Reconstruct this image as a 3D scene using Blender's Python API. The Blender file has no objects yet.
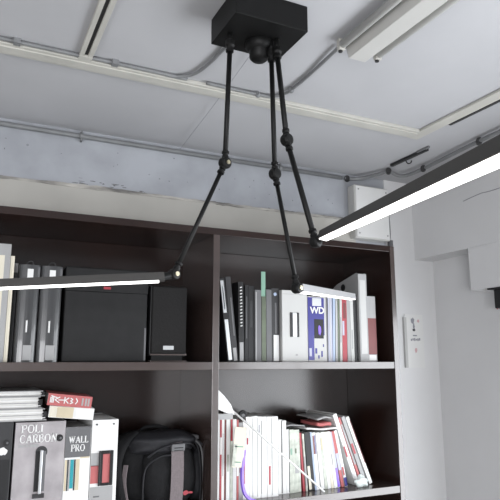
import bpy, bmesh, math, random
from mathutils import Vector, Matrix

random.seed(7)
S = bpy.context.scene
COL = S.collection
V = Vector

# ------------------------------------------------------------------ camera
cd = bpy.data.cameras.new('camera')
cd.sensor_width = 36
cd.lens = 583 * 36 / 500
cd.clip_start = 0.02
cam = bpy.data.objects.new('camera', cd)
COL.objects.link(cam)
yaw, pitch = math.radians(25.7), math.radians(10.7)
cam.location = (0, 0, 1.6)
cam.rotation_euler = (math.pi / 2 + pitch, 0, -yaw)
S.camera = cam

# ------------------------------------------------------------------ world, light, exposure
w = bpy.data.worlds.new('daylight')
S.world = w
w.use_nodes = True
w.node_tree.nodes['Background'].inputs[0].default_value = (0.80, 0.88, 1.0, 1)
w.node_tree.nodes['Background'].inputs[1].default_value = 1.0
S.view_settings.view_transform = 'Standard'
S.view_settings.look = 'None'
S.view_settings.exposure = -0.05
S.view_settings.gamma = 1


def area_light(name, loc, rot, sx, sy, power, col):
    l = bpy.data.lights.new(name, 'AREA')
    l.shape = 'RECTANGLE'
    l.size, l.size_y = sx, sy
    l.energy = power
    l.color = col
    o = bpy.data.objects.new(name, l)
    COL.objects.link(o)
    o.location = loc
    o.rotation_euler = rot
    return o


# daylight coming in through the two window openings (right wall, rear wall)
area_light('side_window_daylight', (2.165, 0.22, 1.17), (0, math.radians(90), 0), 1.38, 2.5, 90, (0.94, 0.97, 1.0))
area_light('rear_window_daylight', (-1.35, -2.56, 1.25), (math.pi / 2, 0, math.radians(-14)), 1.9, 1.1, 112, (0.98, 0.98, 1.0))


# ------------------------------------------------------------------ materials
def mat(name, col, rough=0.6, metal=0.0, emit=0, noise=0.0, nscale=20, bump=0.0, col2=None, spec=0.5,
        stretch=(1, 1, 1), coat=0, trans=0, alpha=1):
    m = bpy.data.materials.new(name)
    m.use_nodes = True
    nt = m.node_tree
    b = nt.nodes['Principled BSDF']
    b.inputs['Base Color'].default_value = (*col, 1)
    b.inputs['Roughness'].default_value = rough
    b.inputs['Metallic'].default_value = metal
    b.inputs['Specular IOR Level'].default_value = spec
    b.inputs['Coat Weight'].default_value = coat
    b.inputs['Transmission Weight'].default_value = trans
    b.inputs['Alpha'].default_value = alpha
    if emit:
        b.inputs['Emission Color'].default_value = (*col, 1)
        b.inputs['Emission Strength'].default_value = emit
    if noise or bump:
        tc = nt.nodes.new('ShaderNodeTexCoord')
        mp = nt.nodes.new('ShaderNodeMapping')
        mp.inputs['Scale'].default_value = stretch
        nt.links.new(tc.outputs['Object'], mp.inputs[0])
        n = nt.nodes.new('ShaderNodeTexNoise')
        n.inputs['Scale'].default_value = nscale
        n.inputs['Detail'].default_value = 6
        nt.links.new(mp.outputs[0], n.inputs['Vector'])
        if noise:
            r = nt.nodes.new('ShaderNodeValToRGB')
            c2 = col2 or tuple(c * (1 - noise) for c in col)
            r.color_ramp.elements[0].position = 0.35
            r.color_ramp.elements[1].position = 0.65
            r.color_ramp.elements[0].color = (*c2, 1)
            r.color_ramp.elements[1].color = (*col, 1)
            nt.links.new(n.outputs[0], r.inputs[0])
            nt.links.new(r.outputs[0], b.inputs['Base Color'])
        if bump:
            bp = nt.nodes.new('ShaderNodeBump')
            bp.inputs['Strength'].default_value = bump
            bp.inputs['Distance'].default_value = 0.01
            nt.links.new(n.outputs[0], bp.inputs['Height'])
            nt.links.new(bp.outputs[0], b.inputs['Normal'])
    return m


def streak_paint():
    """old pale paint with fine speckles and small nicks, for the upper wall"""
    m = mat('old_paint', (0.37, 0.385, 0.415), 0.75, noise=0.2, nscale=6, bump=0.35)
    nt = m.node_tree
    b = nt.nodes['Principled BSDF']
    src = b.inputs['Base Color'].links[0].from_socket
    tc = nt.nodes.new('ShaderNodeTexCoord')
    vo = nt.nodes.new('ShaderNodeTexVoronoi')
    vo.inputs['Scale'].default_value = 8
    nt.links.new(tc.outputs['Object'], vo.inputs['Vector'])
    lt = nt.nodes.new('ShaderNodeMath')
    lt.operation = 'LESS_THAN'
    lt.inputs[1].default_value = 0.038
    nt.links.new(vo.outputs['Distance'], lt.inputs[0])
    mx = nt.nodes.new('ShaderNodeMixRGB')
    mx.inputs[2].default_value = (0.22, 0.23, 0.25, 1)
    nt.links.new(lt.outputs[0], mx.inputs[0])
    nt.links.new(src, mx.inputs[1])
    nt.links.new(mx.outputs[0], b.inputs['Base Color'])
    return m


def grime_paint():
    """cream board with a dirty, stained upper edge"""
    m = mat('grimy_edge', (0.50, 0.48, 0.44), 0.8, noise=0.75, nscale=7, stretch=(1, 1, 5), col2=(0.09, 0.088, 0.085), bump=0.4)
    return m


M = dict(
    ceiling=mat('ceiling_paint', (0.44, 0.442, 0.458), 0.8, noise=0.07, nscale=3),
    wall=mat('wall_paint', (0.66, 0.66, 0.665), 0.8, noise=0.05, nscale=3, bump=0.1),
    oldpaint=streak_paint(),
    cream=mat('cream_paint', (0.43, 0.418, 0.385), 0.7, noise=0.08, nscale=6),
    grime=grime_paint(),
    grime2=mat('chipped_patch', (0.22, 0.225, 0.23), 0.85, noise=0.4, nscale=60),
    floor=mat('floor_grey', (0.46, 0.45, 0.43), 0.6, noise=0.2, nscale=8),
    batten=mat('cream_batten', (0.50, 0.49, 0.45), 0.5, noise=0.1, nscale=9),
    slot=mat('dark_slot_shadow', (0.03, 0.03, 0.03), 0.7),
    conduit=mat('grey_conduit', (0.20, 0.205, 0.21), 0.5, noise=0.2, nscale=12),
    wood=mat('walnut', (0.019, 0.0085, 0.0066), 0.22, spec=0.48, noise=0.45, nscale=4, stretch=(1, 1, 0.12), bump=0.03),
    woodh=mat('walnut_shelf', (0.058, 0.040, 0.036), 0.24, spec=0.8, noise=0.35, nscale=4, stretch=(0.12, 1, 1), bump=0.04, coat=0.15),
    black=mat('black_metal', (0.005, 0.005, 0.005), 0.5, noise=0.2, nscale=40, spec=0.25),
    blackm=mat('black_matte', (0.018, 0.018, 0.019), 0.6, noise=0.2, nscale=40),
    alu=mat('dark_aluminium', (0.050, 0.048, 0.046), 0.55, 0.0, spec=0.25),
    alul=mat('lit_aluminium', (0.45, 0.45, 0.46), 0.4, 0.5),
    brass=mat('pale_brass', (0.75, 0.68, 0.50), 0.3, 0.9),
    led=mat('led', (1.0, 0.98, 0.96), 0.4, emit=2.6),
    enamel=mat('white_enamel', (0.50, 0.495, 0.475), 0.35, noise=0.05, nscale=8),
    tube=mat('unlit_tube', (0.60, 0.60, 0.58), 0.25),
    holder=mat('lamp_holder', (0.42, 0.41, 0.38), 0.5),
    white=mat('white_card', (0.68, 0.68, 0.67), 0.6, noise=0.04, nscale=10),
    rose=mat('faint_rose', (0.55, 0.36, 0.37), 0.7),
    offwhite=mat('off_white_card', (0.47, 0.47, 0.46), 0.6, noise=0.04, nscale=10),
    paper=mat('paper', (0.60, 0.59, 0.57), 0.8, noise=0.12, nscale=90, stretch=(1, 1, 14)),
    pagev=mat('page_edges', (0.60, 0.59, 0.57), 0.8, noise=0.15, nscale=90, stretch=(14, 1, 1)),
    creamc=mat('cream_card', (0.62, 0.58, 0.48), 0.6, noise=0.06, nscale=10),
    beige=mat('beige_print', (0.52, 0.45, 0.32), 0.6, noise=0.1, nscale=30),
    lgrey=mat('light_grey_card', (0.31, 0.31, 0.31), 0.55, noise=0.08, nscale=14),
    mgrey=mat('grey_card', (0.11, 0.11, 0.115), 0.5, noise=0.1, nscale=14),
    dgrey=mat('dark_grey_card', (0.030, 0.030, 0.032), 0.5, spec=0.35, noise=0.15, nscale=30, bump=0.05),
    boxgrey=mat('dark_box_board', (0.013, 0.013, 0.0135), 0.6, spec=0.25, noise=0.25, nscale=25, bump=0.08),
    speaker=mat('speaker_cloth', (0.014, 0.0135, 0.0135), 0.85, spec=0.2, noise=0.15, nscale=120, bump=0.1),
    blackc=mat('black_cover', (0.012, 0.012, 0.013), 0.45, spec=0.3),
    clear=mat('clear_sleeve', (0.040, 0.041, 0.043), 0.28, coat=0.35),
    silver=mat('silver_print', (0.50, 0.51, 0.52), 0.3, 0.4),
    green=mat('mint_tab', (0.17, 0.31, 0.235), 0.5),
    olive=mat('olive_panel', (0.10, 0.125, 0.08), 0.5, noise=0.3, nscale=20),
    red=mat('red_print', (0.34, 0.030, 0.045), 0.5, noise=0.15, nscale=30),
    dred=mat('dull_red', (0.15, 0.030, 0.030), 0.5, noise=0.1, nscale=30),
    pinkred=mat('faded_red', (0.42, 0.11, 0.11), 0.6, noise=0.1, nscale=30),
    blue=mat('royal_blue', (0.016, 0.014, 0.19), 0.4),
    lblue=mat('pale_blue', (0.32, 0.39, 0.52), 0.5),
    lav=mat('pale_lavender', (0.40, 0.41, 0.50), 0.5, noise=0.06, nscale=20),
    purple=mat('purple_edge', (0.20, 0.10, 0.62), 0.4),
    teal=mat('teal_swatch', (0.01, 0.25, 0.29), 0.5),
    ggrey=mat('greenish_cover', (0.52, 0.55, 0.48), 0.5, noise=0.35, nscale=45),
    marble=mat('grey_marbled', (0.37, 0.345, 0.355), 0.45, noise=0.28, nscale=16, bump=0.02),
    cloth=mat('black_nylon', (0.008, 0.008, 0.009), 0.75, spec=0.2, noise=0.3, nscale=60, bump=0.15),
    cloth2=mat('charcoal_nylon', (0.018, 0.018, 0.021), 0.6, spec=0.25, noise=0.3, nscale=60, bump=0.12),
    strap=mat('grey_webbing', (0.15, 0.125, 0.13), 0.8, noise=0.15, nscale=150, bump=0.1),
    plastic=mat('milky_plastic', (0.62, 0.68, 0.66), 0.2, noise=0.1, nscale=30, coat=0.6),
    ink=mat('ink', (0.06, 0.06, 0.07), 0.7),
    inkg=mat('grey_ink', (0.25, 0.25, 0.28), 0.7),
)


# ------------------------------------------------------------------ mesh helpers
def new(name, bm, m, parent=None, smooth=False, bevel=0, kind=None, loc=None, rot=None, segs=2):
    me = bpy.data.meshes.new(name)
    bmesh.ops.recalc_face_normals(bm, faces=bm.faces)
    bm.to_mesh(me)
    bm.free()
    ms = m if isinstance(m, (list, tuple)) else [m]
    for x in ms:
        me.materials.append(M[x] if isinstance(x, str) else x)
    o = bpy.data.objects.new(name, me)
    COL.objects.link(o)
    if smooth:
        for p in me.polygons:
            p.use_smooth = True
    if bevel:
        b = o.modifiers.new('bevel', 'BEVEL')
        b.width = bevel
        b.segments = segs
        b.limit_method = 'ANGLE'
        b.angle_limit = math.radians(50)
    if parent:
        o.parent = parent
    if loc is not None:
        o.location = loc
    if rot is not None:
        o.rotation_euler = rot
    if kind:
        o['kind'] = kind
    return o


def box(bm, a, b, mi=0):
    x0, y0, z0 = a
    x1, y1, z1 = b
    vs = [bm.verts.new(c) for c in ((x0, y0, z0), (x1, y0, z0), (x1, y1, z0), (x0, y1, z0),
                                    (x0, y0, z1), (x1, y0, z1), (x1, y1, z1), (x0, y1, z1))]
    for f in ((0, 3, 2, 1), (4, 5, 6, 7), (0, 1, 5, 4), (1, 2, 6, 5), (2, 3, 7, 6), (3, 0, 4, 7)):
        bm.faces.new([vs[i] for i in f]).material_index = mi
    return bm


def B(*boxes):
    bm = bmesh.new()
    for b in boxes:
        box(bm, *b)
    return bm


def frame_of(d, up=V((0, 0, 1))):
    d = d.normalized()
    if abs(d.dot(up)) > 0.99:
        up = V((0, 1, 0))
    s = d.cross(up).normalized()
    u = s.cross(d).normalized()
    return s, u


def tube(bm, pts, r, n=12, caps=True):
    pts = [V(p) for p in pts]
    rs = r if isinstance(r, (list, tuple)) else [r] * len(pts)
    rings = []
    s = u = None
    for i, p in enumerate(pts):
        if i == 0:
            d = pts[1] - p
        elif i == len(pts) - 1:
            d = p - pts[i - 1]
        else:
            d = (pts[i + 1] - p).normalized() + (p - pts[i - 1]).normalized()
        if d.length < 1e-7:
            d = V((0, 0, 1))
        d.normalize()
        if s is None:
            s, u = frame_of(d)
        else:
            s = (s - d * s.dot(d)).normalized()
            u = s.cross(d).normalized()
        rings.append([bm.verts.new(p + (s * math.cos(2 * math.pi * k / n) + u * math.sin(2 * math.pi * k / n)) * rs[i]) for k in range(n)])
    for a, b in zip(rings, rings[1:]):
        for k in range(n):
            bm.faces.new((a[k], a[(k + 1) % n], b[(k + 1) % n], b[k]))
    if caps:
        bm.faces.new(rings[0][::-1])
        bm.faces.new(rings[-1])
    return bm


def T(pts, r, n=12):
    return tube(bmesh.new(), pts, r, n)


def lathe_on(bm, p, d, prof, n=20):
    """profile [(distance along d, radius)] turned about axis p + d"""
    d = V(d).normalized()
    tube(bm, [V(p) + d * t for t, _ in prof], [max(r, 1e-4) for _, r in prof], n)
    return bm


def smooth_path(pts, n=6):
    pts = [V(p) for p in pts]
    out = []
    for i in range(len(pts) - 1):
        p0, p1, p2, p3 = pts[max(i - 1, 0)], pts[i], pts[i + 1], pts[min(i + 2, len(pts) - 1)]
        for k in range(n):
            t = k / n
            out.append(0.5 * ((2 * p1) + (p2 - p0) * t + (2 * p0 - 5 * p1 + 4 * p2 - p3) * t * t + (3 * p1 - p0 - 3 * p2 + p3) * t ** 3))
    out.append(pts[-1])
    return out


def prism(prof, y0, y1):
    """profile in XZ extruded along Y"""
    bm = bmesh.new()
    a = [bm.verts.new((x, y0, z)) for x, z in prof]
    b = [bm.verts.new((x, y1, z)) for x, z in prof]
    n = len(prof)
    bm.faces.new(a)
    bm.faces.new(b[::-1])
    for i in range(n):
        bm.faces.new((a[i], b[i], b[(i + 1) % n], a[(i + 1) % n]))
    return bm


def ribbon(pts, width_dir, w, t):
    """flat strip following pts, w wide along width_dir, t thick"""
    bm = bmesh.new()
    pts = [V(p) for p in pts]
    wd = V(width_dir).normalized()
    rings = []
    for i, p in enumerate(pts):
        d = pts[min(i + 1, len(pts) - 1)] - pts[max(i - 1, 0)]
        d.normalize()
        nrm = wd.cross(d).normalized()
        rings.append([bm.verts.new(p + wd * sx * w / 2 + nrm * sy * t / 2) for sx, sy in ((-1, -1), (1, -1), (1, 1), (-1, 1))])
    for a, b in zip(rings, rings[1:]):
        for k in range(4):
            bm.faces.new((a[k], a[(k + 1) % 4], b[(k + 1) % 4], b[k]))
    bm.faces.new(rings[0][::-1])
    bm.faces.new(rings[-1])
    return bm


def tag(o, label, cat, group=None):
    o['label'] = label
    o['category'] = cat
    if group:
        o['group'] = group
    return o


def thing(name, label, cat, loc=(0, 0, 0), rot=(0, 0, 0), group=None):
    o = bpy.data.objects.new(name, None)
    o.empty_display_size = 0.05
    COL.objects.link(o)
    o.location = loc
    o.rotation_euler = rot
    return tag(o, label, cat, group)


def lettering(name, body, size, loc, parent, m, rot=(math.pi / 2, 0, 0), bold=0.0, sx=1.0, align='LEFT', depth=0.0003):
    cu = bpy.data.curves.new(name, 'FONT')
    cu.body = body
    cu.size = size
    cu.extrude = depth
    cu.offset = bold
    cu.align_x = align
    t = bpy.data.objects.new(name + '_src', cu)
    COL.objects.link(t)
    bpy.context.view_layer.update()
    me = bpy.data.meshes.new_from_object(t)
    bpy.data.objects.remove(t)
    for v in me.vertices:
        v.co.x *= sx
    me.materials.clear()
    me.materials.append(M[m])
    o = bpy.data.objects.new(name, me)
    COL.objects.link(o)
    o.parent = parent
    o.location = loc
    o.rotation_euler = rot
    return o


GL = {  # letter: (advance, thick stems, thin strokes, serifs)
    'P': (.66, [((.14, 0), (.14, 1))], [((.14, .96), (.42, .96)), ((.42, .96), (.56, .86)), ((.56, .86), (.56, .62)), ((.56, .62), (.42, .5)), ((.42, .5), (.14, .5))], [(.14, 0), (.10, 1)]),
    'R': (.74, [((.14, 0), (.14, 1)), ((.34, .5), (.62, .02))], [((.14, .96), (.42, .96)), ((.42, .96), (.54, .86)), ((.54, .86), (.54, .64)), ((.54, .64), (.42, .5)), ((.42, .5), (.14, .5))], [(.14, 0), (.10, 1), (.64, 0)]),
    'B': (.70, [((.14, 0), (.14, 1))], [((.14, .96), (.42, .96)), ((.42, .96), (.52, .86)), ((.52, .86), (.52, .66)), ((.52, .66), (.40, .53)), ((.14, .53), (.42, .53)), ((.42, .53), (.58, .40)), ((.58, .40), (.58, .16)), ((.58, .16), (.44, .04)), ((.44, .04), (.14, .04))], [(.10, 0), (.10, 1)]),
    'O': (.84, [((.12, .30), (.12, .70)), ((.70, .30), (.70, .70))], [((.12, .70), (.26, .94)), ((.26, .94), (.56, .94)), ((.56, .94), (.70, .70)), ((.70, .30), (.56, .06)), ((.56, .06), (.26, .06)), ((.26, .06), (.12, .30))], []),
    'C': (.76, [((.12, .30), (.12, .70))], [((.12, .70), (.26, .94)), ((.26, .94), (.50, .94)), ((.50, .94), (.62, .78)), ((.62, .20), (.50, .06)), ((.50, .06), (.26, .06)), ((.26, .06), (.12, .30))], []),
    'L': (.64, [((.14, 0), (.14, 1))], [((.14, .04), (.54, .04)), ((.54, .04), (.54, .24))], [(.14, 0), (.14, 1)]),
    'I': (.34, [((.15, 0), (.15, 1))], [], [(.15, 0), (.15, 1)]),
    'A': (.80, [((.38, 1), (.66, .02))], [((.38, 1), (.10, .02)), ((.20, .34), (.56, .34))], [(.10, 0), (.66, 0)]),
    'N': (.82, [((.14, .98), (.64, .02))], [((.14, 0), (.14, 1)), ((.64, 0), (.64, 1))], [(.14, 0), (.12, 1), (.64, 1)]),
    'W': (1.06, [((.12, 1), (.32, .02)), ((.50, 1), (.70, .02))], [((.32, .02), (.50, 1)), ((.70, .02), (.90, 1))], [(.12, 1), (.50, 1), (.90, 1)]),
}


def serif_lettering(name, body, h, x, y, z, parent, m, width=None):
    """roman capitals with serifs on a face looking towards -Y; one mesh"""
    adv = sum(GL[c][0] for c in body)
    k = (width / adv) if width else h
    bm = bmesh.new()

    def seg(a_, b_, t_):
        a2, b2 = V((a_[0], 0, a_[1])), V((b_[0], 0, b_[1]))
        d_ = (b2 - a2).normalized()
        n_ = V((-d_.z, 0, d_.x)) * t_ / 2
        q = [a2 + n_, b2 + n_, b2 - n_, a2 - n_]
        lo_ = [bm.verts.new((v.x, y, v.z)) for v in q]
        hi_ = [bm.verts.new((v.x, y + 0.0006, v.z)) for v in q]
        bm.faces.new(lo_)
        bm.faces.new(hi_[::-1])
        for i_ in range(4):
            bm.faces.new((lo_[i_], hi_[i_], hi_[(i_ + 1) % 4], lo_[(i_ + 1) % 4]))
    cx = x
    for c_ in body:
        ad, thick_, thin_, ser = GL[c_]
        f = lambda p: (cx + p[0] * k, z + p[1] * h)
        for a_, b_ in thick_:
            seg(f(a_), f(b_), 0.17 * h)
        for a_, b_ in thin_:
            seg(f(a_), f(b_), 0.10 * h)
        for sx_, sz_ in ser:
            p = f((sx_, .03 if sz_ == 0 else .97))
            seg((p[0] - 0.15 * k, p[1]), (p[0] + 0.15 * k, p[1]), 0.06 * h)
        cx += ad * k
    return new(name, bm, m, parent)


# ------------------------------------------------------------------ the room
XL, XR, YN, YB, ZC = -2.4, 2.07, -2.5, 2.20, 2.47
new('floor', B(((XL, YN, -0.05), (XR, YB, 0))), 'floor', kind='structure')
new('ceiling', B(((XL - 0.1, YN - 0.1, ZC), (XR + 0.1, YB + 0.1, ZC + 0.08))), 'ceiling', kind='structure')
# back wall: pale painted upper part behind a cream lower board
new('wall_back', B(((XL, YB, 0), (XR + 0.1, YB + 0.1, ZC))), 'oldpaint', kind='structure')
bm = bmesh.new()
N = 120
top = []
for i in range(N + 1):
    x = XL + (1.60 - XL) * i / N
    z = 2.243 + 0.0025 * math.sin(i * 1.7) + random.uniform(-0.003, 0.003)
    top.append((x, z))
prof = [(XL, 0.0)] + top + [(1.60, 0.0)]
a = [bm.verts.new((x, YB - 0.014, z)) for x, z in prof]
b = [bm.verts.new((x, YB, z)) for x, z in prof]
bm.faces.new(a)
for i in range(len(prof)):
    bm.faces.new((a[i], b[i], b[(i + 1) % len(prof)], a[(i + 1) % len(prof)]))
new('trim_3', bm, 'cream', kind='structure')
# stained, chipped edge on top of the cream board
bm = bmesh.new()
pts = [(XL + (1.60 - XL) * i / 160) for i in range(161)]
lo, hi = [], []
for i, x in enumerate(pts):
    blot = max(0, (math.exp(-((x - 0.42) / 0.13) ** 2) * 0.006)) * random.uniform(0.2, 1)
    lo.append(2.2405 - random.uniform(0, 0.004))
    hi.append(2.2475 + random.uniform(0, 0.004) + blot)
a = [bm.verts.new((x, YB - 0.0165, z)) for x, z in zip(pts, lo)]
b = [bm.verts.new((x, YB - 0.0165, z)) for x, z in zip(pts, hi)]
c = [bm.verts.new((x, YB, z)) for x, z in zip(pts, hi)]
d = [bm.verts.new((x, YB, z)) for x, z in zip(pts, lo)]
for i in range(len(pts) - 1):
    for p, q in ((a, b), (b, c), (c, d), (d, a)):
        bm.faces.new((p[i], p[i + 1], q[i + 1], q[i]))
new('trim_4', bm, 'grime', kind='structure')
# chipped and stained paint patches above the edge, and a few nicks higher up
bm = bmesh.new()
rr_ = random.Random(5)
spots = [(rr_.gauss(0.43, 0.07), 2.250 + abs(rr_.gauss(0, 0.010)), rr_.uniform(0.006, 0.022), rr_.uniform(0.0012, 0.0035)) for _ in range(34)]
spots += [(rr_.uniform(0.05, 1.5), 2.251 + abs(rr_.gauss(0, 0.003)), rr_.uniform(0.004, 0.012), rr_.uniform(0.0008, 0.002)) for _ in range(30)]
spots += [(rr_.uniform(0.05, 1.5), rr_.uniform(2.27, 2.43), rr_.uniform(0.0015, 0.004), rr_.uniform(0.0015, 0.004)) for _ in range(26)]
for cx, cz, rx, rz in spots:
    vs = []
    for k in range(9):
        q = rr_.uniform(0.55, 1.15)
        vs.append(bm.verts.new((cx + rx * q * math.cos(k * math.tau / 9), YB - 0.0006, cz + rz * q * math.sin(k * math.tau / 9) - 0.08 * (0))))
    bm.faces.new(vs)
new('trim_12', bm, 'grime2', kind='structure')
# plain right end of the back wall
new('wall_back_right', B(((1.785, YB - 0.006, 0), (XR, YB, ZC))), 'wall', kind='structure')
# right wall with window opening
WY0, WY1, WZ0, WZ1 = -1.05, 1.50, 0.47, 1.86
T_ = 0.12
new('wall_right', B(((XR, YN, 0), (XR + T_, YB, WZ0)), ((XR, YN, WZ1), (XR + T_, YB, ZC)),
                    ((XR, YN, WZ0), (XR + T_, WY0, WZ1)), ((XR, WY1, WZ0), (XR + T_, YB, WZ1))), 'wall', kind='structure')
wf = new('window_1', B(((XR + 0.02, WY0, WZ0), (XR + 0.05, WY1, WZ0 + 0.03)), ((XR + 0.02, WY0, WZ1 - 0.03), (XR + 0.05, WY1, WZ1)),
                       ((XR + 0.02, WY0, WZ0), (XR + 0.05, WY0 + 0.03, WZ1)), ((XR + 0.02, WY1 - 0.03, WZ0), (XR + 0.05, WY1, WZ1)),
                       ((XR + 0.02, 0.085, WZ0), (XR + 0.05, 0.115, WZ1))), 'black', kind='structure')
# left and near walls
new('wall_left', B(((XL - 0.1, YN, 0), (XL, YB, ZC))), 'wall', kind='structure')
new('wall_near', B(((XL, YN - 0.1, 0), (XR, YN, 0.7)), ((XL, YN - 0.1, 1.8), (XR, YN, ZC)),
                   ((XL, YN - 0.1, 0.7), (-2.3, YN, 1.8)), ((-0.4, YN - 0.1, 0.7), (XR, YN, 1.8))), 'wall', kind='structure')
# beam along the right wall and the deeper boxed part nearer the camera
new('trim_1', B(((1.955, YN, 2.083), (XR, YB, ZC))), 'wall', kind='structure')
new('trim_2', B(((1.950, YN, 1.895), (XR, 1.850, 2.083))), 'wall', kind='structure', bevel=0.003)
# thin crack / paint joint on the beam face
new('trim_5', T(smooth_path([(1.9545, 1.86, 2.299), (1.9545, 1.76, 2.309), (1.9545, 1.68, 2.306), (1.9545, 1.3, 2.312)]), 0.0016, 6), 'inkg', kind='structure')

# ceiling battens
bb = new('trim_6', B(((XL, 1.618, ZC - 0.012), (1.50, 1.683, ZC)), ((XL, 1.628, ZC - 0.017), (1.50, 1.668, ZC - 0.012))),
         'batten', kind='structure', bevel=0.002)
new('batten_shadow', B(((XL, 1.6835, ZC - 0.006), (1.47, 1.690, ZC))), 'slot', kind='structure')  # dark strip put in as the shadow along the batten's far edge
new('trim_8', B(((0.226, YN, ZC - 0.012), (0.239, 1.60, ZC)), ((0.250, YN, ZC - 0.012), (0.264, 1.60, ZC)), ((0.226, 1.596, ZC - 0.013), (0.264, 1.618, ZC))),
    'batten', kind='structure', bevel=0.001)
new('trim_9', B(((0.239, YN, ZC - 0.006), (0.250, 1.596, ZC))), 'slot', kind='structure')
new('trim_10', B(((1.500, YN, ZC - 0.010), (1.550, 1.69, ZC))), 'batten', kind='structure', bevel=0.002)
new('trim_11', B(((1.5505, YN, ZC - 0.012), (1.562, 1.52, ZC))), 'slot', kind='structure')


# ------------------------------------------------------------------ conduits
def clip(parent, p, along, r=0.011, name='clip'):
    """small saddle clip around a pipe"""
    d = V(along).normalized()
    bm = T([V(p) - d * 0.006, V(p) + d * 0.006], r, 12)
    return new(name, bm, 'conduit', parent, smooth=False)


c1 = thing('conduit', 'long grey conduit pipe running along the top of the back wall', 'pipe', (0, 2.18, 2.445))
pth = [(-2.38, 0.005, -0.002), (1.53, 0.005, -0.002)]
new('pipe', T(pth, 0.0095, 14), 'conduit', c1, smooth=True)
for x in (-0.3, 0.335, 1.2):
    clip(c1, (x, 0.004, -0.002), (1, 0, 0), 0.0125)
    for z in (0.010, -0.022):
        new('screw', B(((x - 0.003, -0.004, z), (x + 0.003, 0.02, z + 0.008))), 'conduit', c1)

c2 = thing('conduit', 'grey conduit with bends running along the ceiling beside the right beam', 'pipe', (1.6, 2.18, 2.445))
o2 = V(c2.location)
pp = smooth_path([V(p) - o2 for p in ((1.545, 2.185, 2.443), (1.62, 2.170, 2.447), (1.668, 2.09, 2.452), (1.690, 2.040, 2.455),
                                      (1.745, 2.055, 2.450), (1.790, 2.045, 2.449), (1.800, 1.95, 2.450), (1.792, 1.82, 2.452), (1.764, 1.537, 2.452), (1.752, 1.1, 2.452), (1.75, 0.2, 2.452))], 8)
new('pipe', T(pp, 0.0085, 12), 'conduit', c2, smooth=True)
for p in ((1.560, 2.184, 2.443), (1.690, 2.040, 2.455), (1.797, 1.93, 2.450), (1.768, 1.58, 2.452)):
    new('fitting', T([V(p) - o2 - V((0.008, 0.01, 0)), V(p) - o2 + V((0.008, 0.01, 0))], 0.013, 12), 'blackm', c2)

c3 = thing('ceiling_cable', 'thin grey cable following the cream batten and bending to the black lamp box', 'cable', (0.5, 1.6, ZC))
o3 = V(c3.location)
new('cable', T([V(p) - o3 for p in smooth_path([(-2.3, 1.606, 2.463), (0.30, 1.606, 2.463), (0.486, 1.608, 2.462), (0.530, 1.600, 2.462), (0.566, 1.560, 2.462), (0.582, 1.48, 2.462), (0.588, 1.40, 2.462), (0.592, 1.29, 2.450)], 8)], 0.0055, 10), 'conduit', c3, smooth=True)
for x in (0.06, 0.33):
    new('clip', B(((x - 0.009, -0.005, -0.015), (x + 0.009, 0.015, 0))), 'conduit', c3, loc=(-0.5, 0, 0))

c4 = thing('ceiling_cable', 'thin grey cable from the batten curving up to the unlit tube fitting', 'cable', (0.8, 1.6, ZC))
o4 = V(c4.location)
new('cable', T([V(p) - o4 for p in smooth_path([(0.62, 1.606, 2.463), (0.799, 1.606, 2.462), (0.850, 1.598, 2.462), (0.880, 1.560, 2.462), (0.885, 1.50, 2.462), (0.884, 1.40, 2.462), (0.872, 1.245, 2.458)], 8)], 0.0055, 10), 'conduit', c4, smooth=True)
for p in ((0.0, 0.006, -0.008), (0.084, -0.07, -0.008)):
    new('clip', T([V(p) - V((0.006, 0.006, 0)), V(p) + V((0.006, 0.006, 0))], 0.009, 10), 'conduit', c4)

wr = new('hanging_wire', T(smooth_path([(0.66, 1.283, 2.462), (0.70, 1.75, 2.458), (0.731, 2.185, 2.455)], 10), 0.0008, 6), 'inkg')
tag(wr, 'hair-thin wire from the black lamp box to the wall pipe', 'wire')

# dark rail on the ceiling in the far right corner
dr = thing('ceiling_rail', 'short dark metal rail with a small hook on the ceiling near the corner', 'rail', (1.667, 1.90, ZC))
new('rail', B(((-0.008, -0.14, -0.012), (0.008, 0.09, 0))), 'blackm', dr, bevel=0.001)
new('rail_end', B(((-0.014, -0.16, -0.008), (-0.004, -0.09, 0))), 'conduit', dr)
new('hook', T(smooth_path([(0.004, 0.0, -0.010), (0.012, -0.004, -0.024), (0.022, -0.012, -0.022), (0.024, -0.014, -0.012)], 5), 0.003, 8), 'blackm', dr, smooth=True)

# white box on wall
jb = thing('wall_box', 'white square junction box on the back wall above the bookcase end', 'box', (1.67, 2.2, 2.28))
new('body', B(((-0.10, -0.055, -0.128), (0.10, 0, 0.128))), 'enamel', jb, bevel=0.006)
new('lid', B(((-0.094, -0.060, -0.122), (0.094, -0.054, 0.122))), 'white', jb, bevel=0.003)
for x, z in ((-0.08, 0.105), (0.08, 0.105), (-0.08, -0.105), (0.08, -0.105)):
    new('screw', T([(x, -0.062, z), (x, -0.058, z)], 0.004, 10), 'lgrey', jb)
cbl = thing('wall_cable', 'black cable running down the wall beside the white box', 'cable', (1.795, 2.19, 2.0))
new('cable', T(smooth_path([(0, -0.007, 0.30), (0.004, -0.007, 0.20), (-0.004, -0.007, 0.12), (0, -0.007, -0.1), (0, -0.007, -0.5)], 6), 0.0045, 8), 'conduit', cbl, smooth=True)
new('plug', B(((-0.010, -0.022, 0.10), (0.010, -0.002, 0.165))), 'mgrey', cbl, bevel=0.003)

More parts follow.
